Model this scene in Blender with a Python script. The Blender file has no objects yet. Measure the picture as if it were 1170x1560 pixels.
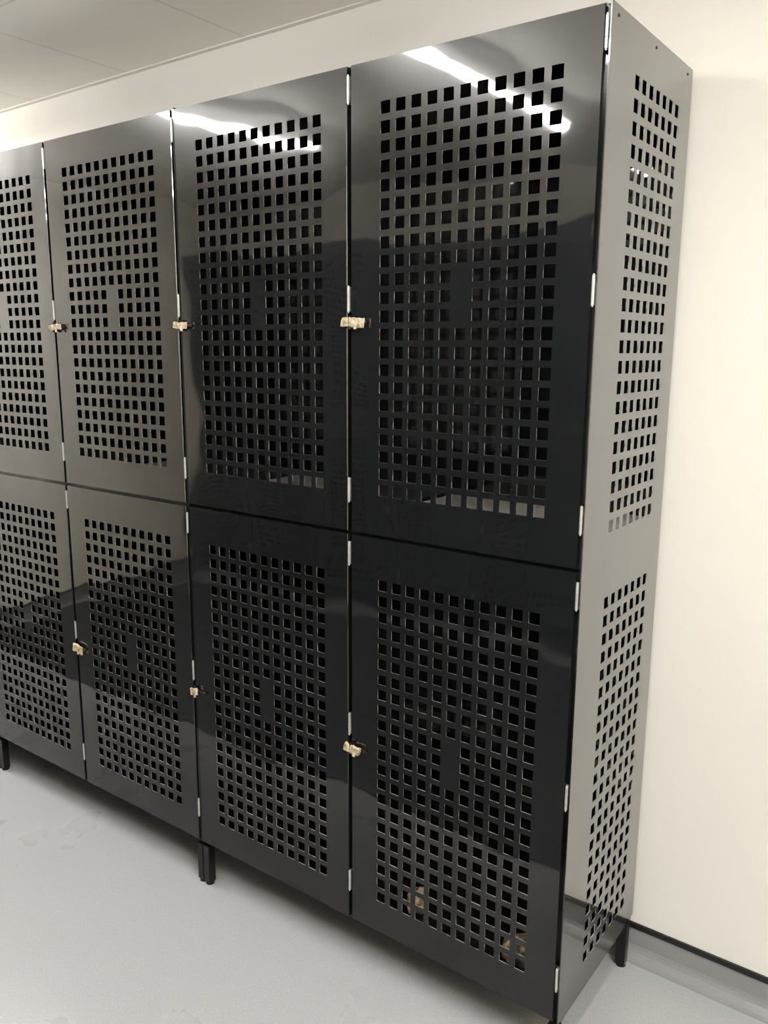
import bpy, bmesh, math, random
from mathutils import Vector, Matrix, noise as mnoise
scn=bpy.context.scene
COL=scn.collection
try:
    vs=scn.view_settings
    vs.view_transform='Standard'
    vs.use_curve_mapping=True
    cm=vs.curve_mapping
    c=cm.curves[3]
    for x,y in ((.015,.012),(.05,.040),(.12,.143),(.3,.355),(.5,.545),(.75,.755)): c.points.new(x,y)
    cm.update()
except Exception as ex: print('curve',ex)

# ------------------------------------------------------------ dimensions
W=.6; H=1.0625; L=.153; D=.481; TOP=L+2*H; MID=L+H
YW=.511; ZC=2.627; XL=-4.1; XR=2.3; YF=-2.96

# ------------------------------------------------------------ materials
def mat(name):
    m=bpy.data.materials.new(name); m.use_nodes=True
    nt=m.node_tree; b=nt.nodes['Principled BSDF']
    return m,nt,b
def ramp(nt,fac,c0,c1,p0=0,p1=1):
    r=nt.nodes.new('ShaderNodeValToRGB'); r.color_ramp.elements[0].position=p0; r.color_ramp.elements[1].position=p1
    r.color_ramp.elements[0].color=(*c0,1); r.color_ramp.elements[1].color=(*c1,1)
    nt.links.new(fac,r.inputs[0]); return r.outputs[0]
def noise(nt,vec,scale,detail=2,rough=.5):
    n=nt.nodes.new('ShaderNodeTexNoise'); n.inputs['Scale'].default_value=scale; n.inputs['Detail'].default_value=detail
    n.inputs['Roughness'].default_value=rough
    nt.links.new(vec,n.inputs['Vector']); return n.outputs['Fac']
def pos(nt):
    return nt.nodes.new('ShaderNodeNewGeometry').outputs['Position']
def bump(nt,h,dist,strength=1,prev=None):
    b=nt.nodes.new('ShaderNodeBump'); b.inputs['Distance'].default_value=dist; b.inputs['Strength'].default_value=strength
    nt.links.new(h,b.inputs['Height'])
    if prev is not None: nt.links.new(prev,b.inputs['Normal'])
    return b.outputs['Normal']

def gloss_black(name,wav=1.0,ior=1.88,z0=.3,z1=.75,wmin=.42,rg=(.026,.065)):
    m,nt,b=mat(name); P=pos(nt)
    nt.links.new(ramp(nt,noise(nt,P,40,3),(.0075,.0082,.0094),(.010,.0108,.0124)),b.inputs['Base Color'])
    b.inputs['Roughness'].default_value=.25
    b.inputs['Specular IOR Level'].default_value=.2
    # coat weight lowered toward the floor to dim reflections of the bright floor
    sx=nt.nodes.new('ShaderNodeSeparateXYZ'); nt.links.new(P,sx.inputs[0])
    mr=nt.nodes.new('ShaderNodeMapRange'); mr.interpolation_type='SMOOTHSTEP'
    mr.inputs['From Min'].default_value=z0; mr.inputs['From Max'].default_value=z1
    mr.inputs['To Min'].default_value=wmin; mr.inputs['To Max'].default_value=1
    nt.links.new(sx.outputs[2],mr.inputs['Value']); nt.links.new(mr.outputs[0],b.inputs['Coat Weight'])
    b.inputs['Coat IOR'].default_value=ior
    nt.links.new(ramp(nt,noise(nt,P,5,4,.65),(rg[0],)*3,(rg[1],)*3,.35,.75),b.inputs['Coat Roughness'])
    n1=bump(nt,noise(nt,P,2.8,0),.0042*wav)
    n2=bump(nt,noise(nt,P,8.5,0),.0011*wav,1,n1)
    nt.links.new(n2,b.inputs['Coat Normal']); nt.links.new(n2,b.inputs['Normal'])
    return m
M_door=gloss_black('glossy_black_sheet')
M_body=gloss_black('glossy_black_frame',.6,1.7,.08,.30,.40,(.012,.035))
M_far,nt,b=mat('satin_black_sheet'); b.inputs['Roughness'].default_value=.45; b.inputs['Specular IOR Level'].default_value=.25
nt.links.new(ramp(nt,noise(nt,pos(nt),3,2),(.018,.019,.022),(.045,.047,.051)),b.inputs['Base Color'])
M_rimlight,nt,b=mat('hole_rim_highlight'); b.inputs['Roughness'].default_value=.3; b.inputs['Metallic'].default_value=.3  # pale grey on the hole walls stands in for highlights on their rims
nt.links.new(ramp(nt,noise(nt,pos(nt),60),(.07,.07,.07),(.38,.38,.37),.38,.65),b.inputs['Base Color'])
M_shelf,nt,b=mat('pale_grey_shelf'); b.inputs['Roughness'].default_value=.4; nt.links.new(ramp(nt,noise(nt,pos(nt),30),(.38,.38,.36),(.52,.52,.49)),b.inputs['Base Color'])
M_cloth,nt,b=mat('tan_cloth'); b.inputs['Roughness'].default_value=.9; nt.links.new(ramp(nt,noise(nt,pos(nt),50,3),(.16,.13,.08),(.55,.47,.34),.38,.66),b.inputs['Base Color'])
M_leg,nt,b=mat('black_steel_leg'); b.inputs['Roughness'].default_value=.3; nt.links.new(ramp(nt,noise(nt,pos(nt),30),(.004,.004,.005),(.010,.010,.011)),b.inputs['Base Color'])
M_hinge,nt,b=mat('zinc_hinge'); b.inputs['Metallic'].default_value=.7; b.inputs['Roughness'].default_value=.4; nt.links.new(ramp(nt,noise(nt,pos(nt),90),(.45,.45,.44),(.68,.68,.66)),b.inputs['Base Color'])
M_latch,nt,b=mat('black_latch'); b.inputs['Roughness'].default_value=.35; nt.links.new(ramp(nt,noise(nt,pos(nt),90),(.01,.01,.01),(.03,.028,.025)),b.inputs['Base Color'])
M_tape,nt,b=mat('tan_tape'); b.inputs['Roughness'].default_value=.38; P=pos(nt)
nt.links.new(ramp(nt,noise(nt,P,70,3),(.22,.155,.08),(.64,.53,.36),.35,.65),b.inputs['Base Color'])
nt.links.new(bump(nt,noise(nt,P,140,2),.002),b.inputs['Normal'])
M_wall,nt,b=mat('cream_wall_paint'); b.inputs['Roughness'].default_value=.55; P=pos(nt)
nt.links.new(ramp(nt,noise(nt,P,1.5,3),(.80,.775,.71),(.83,.805,.74)),b.inputs['Base Color'])
nt.links.new(bump(nt,noise(nt,P,120,2),.0004,.4),b.inputs['Normal'])
M_ceil,nt,b=mat('ceiling_tile'); b.inputs['Roughness'].default_value=.9; P=pos(nt)
mp=nt.nodes.new('ShaderNodeMapping'); mp.inputs['Location'].default_value=(.22,.09,0); nt.links.new(P,mp.inputs[0])
br=nt.nodes.new('ShaderNodeTexBrick'); br.offset=0; br.inputs['Scale'].default_value=1; br.inputs['Brick Width'].default_value=.6; br.inputs['Row Height'].default_value=.6
br.inputs['Mortar Size'].default_value=.005; br.inputs['Mortar Smooth'].default_value=.3
br.inputs['Color1'].default_value=(.95,.925,.86,1); br.inputs['Color2'].default_value=(.96,.935,.87,1); br.inputs['Mortar'].default_value=(.80,.78,.725,1)
nt.links.new(mp.outputs[0],br.inputs['Vector']); nt.links.new(br.outputs['Color'],b.inputs['Base Color'])
M_floor,nt,b=mat('grey_vinyl_floor'); P=pos(nt)
r1=ramp(nt,noise(nt,P,260,2),(.315,.322,.327),(.355,.362,.368),.42,.6)
sp=ramp(nt,noise(nt,P,230,1),(0,0,0),(1,1,1),.68,.74)
mx=nt.nodes.new('ShaderNodeMix'); mx.data_type='RGBA'; nt.links.new(sp,mx.inputs[0]); nt.links.new(r1,mx.inputs[6]); mx.inputs[7].default_value=(.52,.53,.53,1)
nt.links.new(mx.outputs[2],b.inputs['Base Color'])
nt.links.new(ramp(nt,noise(nt,P,3,4),(.22,)*3,(.36,)*3),b.inputs['Roughness'])
nt.links.new(bump(nt,noise(nt,P,200,2),.0002,.4),b.inputs['Normal'])
M_mat,nt,b=mat('dark_reflection_matting'); b.inputs['Roughness'].default_value=.8; P=pos(nt)
nt.links.new(ramp(nt,noise(nt,P,150,2),(.025,.026,.028),(.05,.052,.054)),b.inputs['Base Color'])
nt.links.new(bump(nt,noise(nt,P,200,2),.001),b.inputs['Normal'])
M_cove,nt,b=mat('grey_vinyl_cove'); b.inputs['Roughness'].default_value=.35
nt.links.new(ramp(nt,noise(nt,pos(nt),250,2),(.17,.175,.18),(.23,.235,.24)),b.inputs['Base Color'])
M_cap,nt,b=mat('black_rubber_cap'); b.inputs['Roughness'].default_value=.35
nt.links.new(ramp(nt,noise(nt,pos(nt),80,2),(.008,.008,.009),(.02,.02,.022)),b.inputs['Base Color'])
M_trim,nt,b=mat('white_ceiling_trim'); b.inputs['Roughness'].default_value=.5
nt.links.new(ramp(nt,noise(nt,pos(nt),20,2),(.76,.75,.70),(.80,.79,.74)),b.inputs['Base Color'])
M_lamp,nt,b=mat('lamp_diffuser'); b.inputs['Base Color'].default_value=(.9,.9,.9,1)
b.inputs['Emission Color'].default_value=(1,.97,.935,1); b.inputs['Emission Strength'].default_value=77
M_house,nt,b=mat('lamp_housing'); b.inputs['Base Color'].default_value=(.8,.8,.78,1); b.inputs['Roughness'].default_value=.4

# ------------------------------------------------------------ helpers
def newobj(name,bm,m,loc=(0,0,0),parent=None,smooth=False,m2=None):
    bmesh.ops.recalc_face_normals(bm,faces=bm.faces[:])
    me=bpy.data.meshes.new(name); bm.to_mesh(me); bm.free()
    me.materials.append(m)
    if m2: me.materials.append(m2)
    if smooth:
        for p in me.polygons: p.use_smooth=True
    o=bpy.data.objects.new(name,me); o.location=loc; COL.objects.link(o)
    if parent: o.parent=parent
    return o
def box(bm,x0,x1,y0,y1,z0,z1,bev=0):
    r=bmesh.ops.create_cube(bm,size=1,matrix=Matrix.Translation(((x0+x1)/2,(y0+y1)/2,(z0+z1)/2))@Matrix.Diagonal((x1-x0,y1-y0,z1-z0,1)))
    if bev:
        es=list({e for v in r['verts'] for e in v.link_edges})
        bmesh.ops.bevel(bm,geom=es,offset=bev,segments=2,affect='EDGES')
def panel(bm,f,us,vs,hole,t,inset=0):
    """perforated sheet. f(u,v,n)->Vector ; hole(i,j)->bool on cells"""
    nu,nv=len(us),len(vs)
    F={};B={}
    def fv(i,j):
        if (i,j) not in F:
            u,v=us[i],vs[j]
            if i==0:u+=inset
            if i==nu-1:u-=inset
            if j==0:v+=inset
            if j==nv-1:v-=inset
            F[i,j]=bm.verts.new(f(u,v,0))
        return F[i,j]
    def bv(i,j):
        if (i,j) not in B: B[i,j]=bm.verts.new(f(us[i],vs[j],t))
        return B[i,j]
    def inside(i,j): return 0<=i<nu-1 and 0<=j<nv-1
    def solid(i,j): return inside(i,j) and not hole(i,j)
    for i in range(nu-1):
        for j in range(nv-1):
            if not solid(i,j): continue
            q=[(i,j),(i+1,j),(i+1,j+1),(i,j+1)]
            bm.faces.new([fv(*a) for a in q]); bm.faces.new([bv(*a) for a in reversed(q)])
            for k,(di,dj) in enumerate([(0,-1),(1,0),(0,1),(-1,0)]):
                if not solid(i+di,j+dj):
                    a,b_=q[k],q[(k+1)%4]
                    fc=bm.faces.new([fv(*b_),fv(*a),bv(*a),bv(*b_)])
                    if inside(i+di,j+dj): fc.material_index=1
def lines(lo,hi,c0,pitch,n,s):
    r=[lo]
    for k in range(n): r+= [c0+k*pitch-s/2, c0+k*pitch+s/2]
    return r+[hi]

# ------------------------------------------------------------ door meshes (origin = door centre, front face y=0)
DW=W-.012; DH=H-.008
def door_mesh(top_off,drop=0):
    bm=bmesh.new()
    us=lines(-DW/2,DW/2,.0035-5*.0403,.0403,11,.0258)
    zt=DH/2+.004-top_off; zb=zt-21*.0402
    vs=lines(-DH/2-drop,DH/2,zb,.0402,22,.0264)
    def hole(i,j):
        if i%2==0 or j%2==0: return False
        c=(i-1)//2; r=21-(j-1)//2
        return not (c==5 and r in (9,10,11))
    panel(bm,lambda u,v,n:Vector((u,n,v)),us,vs,hole,.002,.0012)
    a,b_,bl=DW/2,DH/2,-DH/2-drop
    for x0,x1,z0,z1 in [(-a,-a+.002,bl,b_),(a-.002,a,bl,b_),(-a+.002,a-.002,bl,bl+.002),(-a+.002,a-.002,b_-.002,b_)]:
        box(bm,x0,x1,.002,.018,z0,z1)
    return bm
def hinge_bm():
    bm=bmesh.new()
    for k in range(3):
        z0=-.028+k*.019
        bmesh.ops.create_cone(bm,cap_ends=True,segments=14,radius1=.0029,radius2=.0029,depth=.0178,matrix=Matrix.Translation((0,0,z0+.009)))
    box(bm,-.0028,-.001,.001,.012,-.028,.0285)
    box(bm,.001,.0028,.001,.012,-.028,.0285)
    bmesh.ops.create_cone(bm,cap_ends=True,segments=10,radius1=.0016,radius2=.0016,depth=.062)
    return bm
def latch_bm():
    bm=bmesh.new()
    box(bm,-.004,.036,-.004,0,-.0045,.0045,.0012)         # hasp plate
    bmesh.ops.create_cone(bm,cap_ends=True,segments=20,radius1=.005,radius2=.004,depth=.008,matrix=Matrix.Translation((.038,-.005,0))@Matrix.Rotation(math.pi/2,4,'X'))
    bmesh.ops.create_cone(bm,cap_ends=True,segments=12,radius1=.0025,radius2=.0025,depth=.030,matrix=Matrix.Translation((0,-.012,0)))
    box(bm,-.0025,.0025,-.013,-.003,.010,.0145,.001); box(bm,-.0025,.0025,-.013,-.003,-.0145,-.010,.001)
    return bm
def tape_bm(seed,length=.062,h=.021):
    """flattened folded strip of tape round the latch"""
    rnd=random.Random(seed); bm=bmesh.new(); N=16;M=12; rings=[]
    for i in range(N+1):
        s=i/N; x=(s-.5)*length
        pin=1-.16*math.exp(-((s-.4)/.05)**2)
        hh=h/2*pin*(.92+.14*rnd.random()); dd=.0042*(.8+.4*rnd.random())
        zc_=.0015*math.sin(s*4+seed); ring=[]
        yb=-.010-.003*abs(math.sin(s*6+seed*1.7))
        for k in range(M):
            a=2*math.pi*k/M; c,s_=math.cos(a),math.sin(a)
            px=math.copysign(abs(c)**.4,c); pz=math.copysign(abs(s_)**.3,s_)
            ring.append(bm.verts.new((x+rnd.uniform(-.0009,.0009)+.12*s_*h*math.sin(seed),yb+dd*px+rnd.uniform(-.0009,.0009),zc_+hh*pz+rnd.uniform(-.0008,.0008))))
        rings.append(ring)
    for i in range(N):
        for k in range(M):
            bm.faces.new([rings[i][k],rings[i][(k+1)%M],rings[i+1][(k+1)%M],rings[i+1][k]])
    bm.faces.new(rings[0]); bm.faces.new(rings[-1])
    t=[bm.verts.new(p) for p in [(.004,-.016,-.004),(.013,-.017,-.006),(.015,-.019,-.0145),(.006,-.018,-.0155)]]
    t2=[bm.verts.new(v.co+Vector((0,.0015,0))) for v in t]
    bm.faces.new(t); bm.faces.new(list(reversed(t2)))
    for k in range(4): bm.faces.new([t[k],t[(k+1)%4],t2[(k+1)%4],t2[k]])
    return bm
me_up=newobj('door',door_mesh(.104),M_door,m2=M_rimlight)
me_lo=newobj('door',door_mesh(.119,.009),M_door,m2=M_rimlight)
me_hinge=newobj('hinge',hinge_bm(),M_hinge); me_latch=newobj('latch',latch_bm(),M_latch)

def body_bm(endpanel=True):
    bm=bmesh.new(); x0,x1=-1.195,.004; y0=.001
    e=.002; LB=L-.008
    ys=lines(y0,D,.147,.0405,7,.0258)
    zs=lines(LB,TOP,.231,.0421,22,.0266)[:-1]+lines(LB,TOP,1.288,.0421,22,.0266)[1:]
    def hole(i,j):
        if i%2==0: return False
        return j%2==1
    if endpanel:
        panel(bm,lambda u,v,n:Vector((x1-n,u,v)),ys,zs,hole,.002,.0008)
    else:
        box(bm,x1-e,x1,y0,D,LB,TOP)
    box(bm,x0,x0+e,y0,D,LB,TOP)
    box(bm,x0+e,x1-e,D-e,D,LB,TOP)                      # back
    box(bm,x0+e,x1-e,.020,D-e,TOP-e,TOP)               # top
    box(bm,x0+e,x1-e,.020,D-e,L,L+e)                   # bottom
    box(bm,x0+e,x1-e,.020,.022,MID-.022,MID+.022)      # front rail behind doors
    box(bm,x0+e,x1-e,.020,.022,TOP-.03,TOP-e); box(bm,x0+e,x1-e,.020,.022,L+e,L+.03)
    box(bm,-.6-.001,-.6+.001,.020,D-e,L+e,TOP-e)       # divider
    for xa,xb in [(x0+e,x0+.022),(x1-.022,x1-e),(-.615,-.601),(-.599,-.585)]:
        box(bm,xa,xb,.0195,.0215,L+.002,TOP-.002)      # posts
    box(bm,x0+e,x1-e,.022,.045,L-.020,L-.0005)         # bottom rails
    box(bm,x0+e,x1-e,D-.03,D-.006,L-.020,L-.0005)
    box(bm,x1-.026,x1-.003,.045,D-.03,L-.020,L-.0005); box(bm,x0+.003,x0+.026,.045,D-.03,L-.020,L-.0005)
    return bm
def leg_bm():
    bm=bmesh.new()
    box(bm,-.013,.013,-.013,.013,.008,L-.020,.0015)
    bmesh.ops.create_cone(bm,cap_ends=True,segments=20,radius1=.0135,radius2=.0125,depth=.008,matrix=Matrix.Translation((0,0,.004)))
    return bm
def shelf_bm(z):
    bm=bmesh.new(); box(bm,-.288,.288,.026,D-.004,z-.018,z,.001); return bm
def screw_bm():
    bm=bmesh.new(); bmesh.ops.create_cone(bm,cap_ends=True,segments=14,radius1=.0035,radius2=.0028,depth=.0016,matrix=Matrix.Rotation(math.pi/2,4,'Y'))
    return bm
body_me=newobj('body',body_bm(),M_body,m2=M_rimlight); body2_me=newobj('body',body_bm(False),M_body); leg_me=newobj('leg',leg_bm(),M_leg)
shelf_me=newobj('shelf',shelf_bm(0),M_shelf)
screw_me=newobj('screw',screw_bm(),M_leg)
templates=[me_up,me_lo,me_hinge,me_latch,body_me,body2_me,leg_me,screw_me,shelf_me]
def inst(t,name,parent,loc,rot=(0,0,0)):
    o=t.copy(); o.name=name; o.parent=parent; o.location=loc; o.rotation_euler=rot; COL.objects.link(o); return o

OX,OY=-.5955,D/2
def unit(name,loc,rotz,label,tilts=None,tags=(),endpanel=False,detail=True,satin=False):
    e=bpy.data.objects.new(name,None); e.empty_display_size=.1; COL.objects.link(e)
    e['label']=label; e['category']='locker'; e['group']='perforated changing room lockers'
    e.location=loc; e.rotation_euler=(0,0,rotz)
    def dress(o):
        if satin:
            o.material_slots[0].link='OBJECT'; o.material_slots[0].material=M_far
            if len(o.material_slots)>1:
                o.material_slots[1].link='OBJECT'; o.material_slots[1].material=M_far
        return o
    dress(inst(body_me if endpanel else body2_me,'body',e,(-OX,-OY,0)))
    for lx in (-1.195+.0135,.004-.0135):
        for ly in (.0165,.452):
            inst(leg_me,'leg',e,(lx-OX,ly-OY,0))
    if endpanel:
        for ly in (.035,.24,.445):
            inst(screw_me,'screw',e,(.004+.0006-OX,ly-OY,TOP-.018))
    if detail:
        for cx in (-.2985,-.8965):
            inst(shelf_me,'shelf',e,(cx-OX,-OY,MID+.036))['label']='pale grey shelf board'
    for c in range(2):
        for r in range(2):
            cx=-W/2-W*c-.002; cz=(MID+TOP)/2 if r==0 else (L+MID)/2
            tx,tz=(tilts or {}).get((c,r),(0,0))
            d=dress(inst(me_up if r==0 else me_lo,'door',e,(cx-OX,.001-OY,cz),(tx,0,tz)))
            for fr in (.05,.476,.90):
                inst(me_hinge,'hinge',d,(DW/2+.0042,.0005,H/2-fr*H))
            zl=H/2-(.559 if r==0 else .565)
            inst(me_latch,'latch',d,(-DW/2+.0045,-.0005,zl))
            if (c,r) in tags:
                seed,ln,hh,ry,dx=tags[c,r]
                t=newobj('tape_tag',tape_bm(seed,ln,hh),M_tape,(-DW/2+.0045+dx,0,zl),d)
                t.rotation_euler=(0,ry,0)
                t['label']='crumpled tan tape wrapped round the latch'
    return e
unit('locker',(OX,OY,0),0,'glossy black perforated steel locker, four doors, beside bare wall',
     {},{(0,0):(1,.062,.022,.0,.011),(0,1):(2,.048,.022,.06,.006),(1,0):(3,.050,.018,.05,.007),(1,1):(4,.022,.020,0,.001)},True)
unit('locker',(OX-1.2,OY,0),0,'glossy black perforated steel locker with taped latches between lockers',
     {},{(0,0):(5,.055,.018,-.05,.010),(0,1):(6,.045,.028,.15,.012)})
unit('locker',(OX-2.4,OY,0),0,'glossy black perforated steel locker at the row end near wall',detail=False)
for k in range(3):
    unit('locker',(XL+.06+.6+1.205*k,-2.45-OY,0),math.pi,'black perforated steel locker in the facing row',detail=False,satin=True)
for t in templates: bpy.data.objects.remove(t)

# crumpled cloths lying on the locker floor
def cloth(loc,seed,sx,sy,sz):
    bm=bmesh.new(); bmesh.ops.create_icosphere(bm,subdivisions=4,radius=1)
    for v in bm.verts:
        p=v.co.copy(); n=mnoise.noise(p*1.6+Vector((seed,0,0)))*.45+abs(mnoise.noise(p*4+Vector((0,seed,0))))*.25
        p*=1+n
        v.co=Vector((p.x*sx,p.y*sy,max(0,(p.z*.8+.55))*sz))
    o=newobj('cloth',bm,M_cloth,loc,None,True)
    o['label']='crumpled tan cloth lying on the locker floor'; o['category']='cloth'; o['group']='cloths inside the lockers'
cloth((-.475,.135,L+.0025),3,.030,.030,.040)
cloth((-.160,.125,L+.0025),8,.040,.032,.045)

# ------------------------------------------------------------ room
def struct(name,x0,x1,y0,y1,z0,z1,m):
    bm=bmesh.new(); box(bm,x0,x1,y0,y1,z0,z1); o=newobj(name,bm,m); o['kind']='structure'; return o
struct('floor',XL-.1,XR+.1,YF-.1,YW+.1,-.1,0,M_floor)
struct('ceiling',XL-.1,XR+.1,YF-.1,YW+.1,ZC,ZC+.1,M_ceil)
struct('wall_back',XL-.1,XR+.1,YW,YW+.1,0,ZC,M_wall)
struct('wall_front',XL-.1,XR+.1,YF-.1,YF,0,ZC,M_wall)
struct('wall_left',XL-.1,XL,YF,YW,0,ZC,M_wall)
struct('wall_right',XR,XR+.1,YF,YW,0,ZC,M_wall)
def cove(name,p0,p1,inward):
    prof=[(0,0),(.040,0)]+[(.040-.037*math.sin(a),.040-.037*math.cos(a)-.003) for a in [math.radians(x) for x in (10,25,40,55,70,85)]]+[(.003,.085),(0,.085)]
    bm=bmesh.new(); a=Vector(p0);b_=Vector(p1);n=Vector(inward)
    r=[[bm.verts.new(p+n*d+Vector((0,0,z))) for d,z in prof] for p in (a,b_)]
    N=len(prof)
    for k in range(N): bm.faces.new([r[0][k],r[0][(k+1)%N],r[1][(k+1)%N],r[1][k]])
    bm.faces.new(r[0]); bm.faces.new(r[1])
    o=newobj(name,bm,M_cove); o['kind']='structure'
cove('baseboard_back',(XL,YW,0),(XR,YW,0),(0,-1,0))
cove('baseboard_front',(XL,YF,0),(XR,YF,0),(0,1,0))
cove('baseboard_left',(XL,YF+.04,0),(XL,YW-.04,0),(1,0,0))
cove('baseboard_right',(XR,YF+.04,0),(XR,YW-.04,0),(-1,0,0))
struct('trim_1',XL,XR,YW-.007,YW,.085,.100,M_cap)
struct('trim_2',XL,XL+.007,YF,YW-.007,.085,.100,M_cap)
struct('trim_3',XL,XR,YW-.020,YW,ZC-.004,ZC,M_trim)
struct('trim_5',XL,XR,YF,YF+.007,.085,.100,M_cap)
bm=bmesh.new(); box(bm,-2.9,2.9,-.84,.84,0,.008,.003)
fm=newobj('reflection_dimming_mat',bm,M_mat,(-1.1,-1.56,0)); fm['label']='added dark mat out of view, darkens lower door reflections'; fm['category']='mat'  # added beyond the view to darken what the lower doors reflect

# ------------------------------------------------------------ lights
def lamp(x,y0,y1,hw=.033,lid=False):
    e=bpy.data.objects.new('ceiling_and_fill_light',None); COL.objects.link(e); e.location=(x,(y0+y1)/2,ZC)
    e['label']='white suspended linear light with glowing diffuser, some added as fill'; e['category']='ceiling light'; e['group']='linear ceiling lights'
    hl=(y1-y0)/2
    for s in (-1,1):
        bm=bmesh.new()
        bmesh.ops.create_cone(bm,cap_ends=True,segments=12,radius1=.004,radius2=.004,depth=.083,matrix=Matrix.Translation((0,0,-.0415)))
        bmesh.ops.create_cone(bm,cap_ends=True,segments=20,radius1=.02,radius2=.025,depth=.006,matrix=Matrix.Translation((0,0,-.003)))
        newobj('suspension_rod',bm,M_house,(0,s*hl*.7,0),e)
    w=hw+.006 if lid else .01
    bm=bmesh.new(); box(bm,-w,w,-hl-.004,hl+.004,-.0885,-.083,.002); newobj('housing',bm,M_house,(0,0,0),e)
    bm=bmesh.new(); box(bm,-hw,hw,-hl,hl,-.110 if lid else -.114,-.089,.006); newobj('diffuser',bm,M_lamp,(0,0,0),e)
lamp(-1.98,-1.44,-.48,.020,True)
lamp(-.875,-1.72,-.48,.020,True)
lamp(.38,-1.60,-.48,.028)  # unseen lamp added for the bright wall at the right
lamp(1.45,-1.9,-.6,.08)  # unseen lamp, added and widened as fill for room and ceiling
lamp(-3.45,-.60,-.03,.17)  # unseen lamp added to brighten the end wall, kept out of door reflections
wd=bpy.data.worlds.new('world'); wd.use_nodes=True; wd.node_tree.nodes['Background'].inputs[0].default_value=(.5,.5,.5,1); wd.node_tree.nodes['Background'].inputs[1].default_value=.3
scn.world=wd

# ------------------------------------------------------------ camera
f,yaw,pitch,roll=1266.44354,0.63510,-0.19469,0.00615
F=Vector((-math.sin(yaw)*math.cos(pitch), math.cos(yaw)*math.cos(pitch), math.sin(pitch)))
R=Vector((math.cos(yaw),math.sin(yaw),0)); U=R.cross(F)
R2=R*math.cos(roll)+U*math.sin(roll); U2=-R*math.sin(roll)+U*math.cos(roll)
cam=bpy.data.cameras.new('camera'); co=bpy.data.objects.new('camera',cam); COL.objects.link(co)
cam.sensor_fit='HORIZONTAL'; cam.sensor_width=36; cam.lens=36*f/1170; cam.clip_start=.05
m=Matrix((R2,U2,-F)).transposed().to_4x4(); m.translation=Vector((.65033,-1.55566,1.66124)); co.matrix_world=m
scn.camera=co
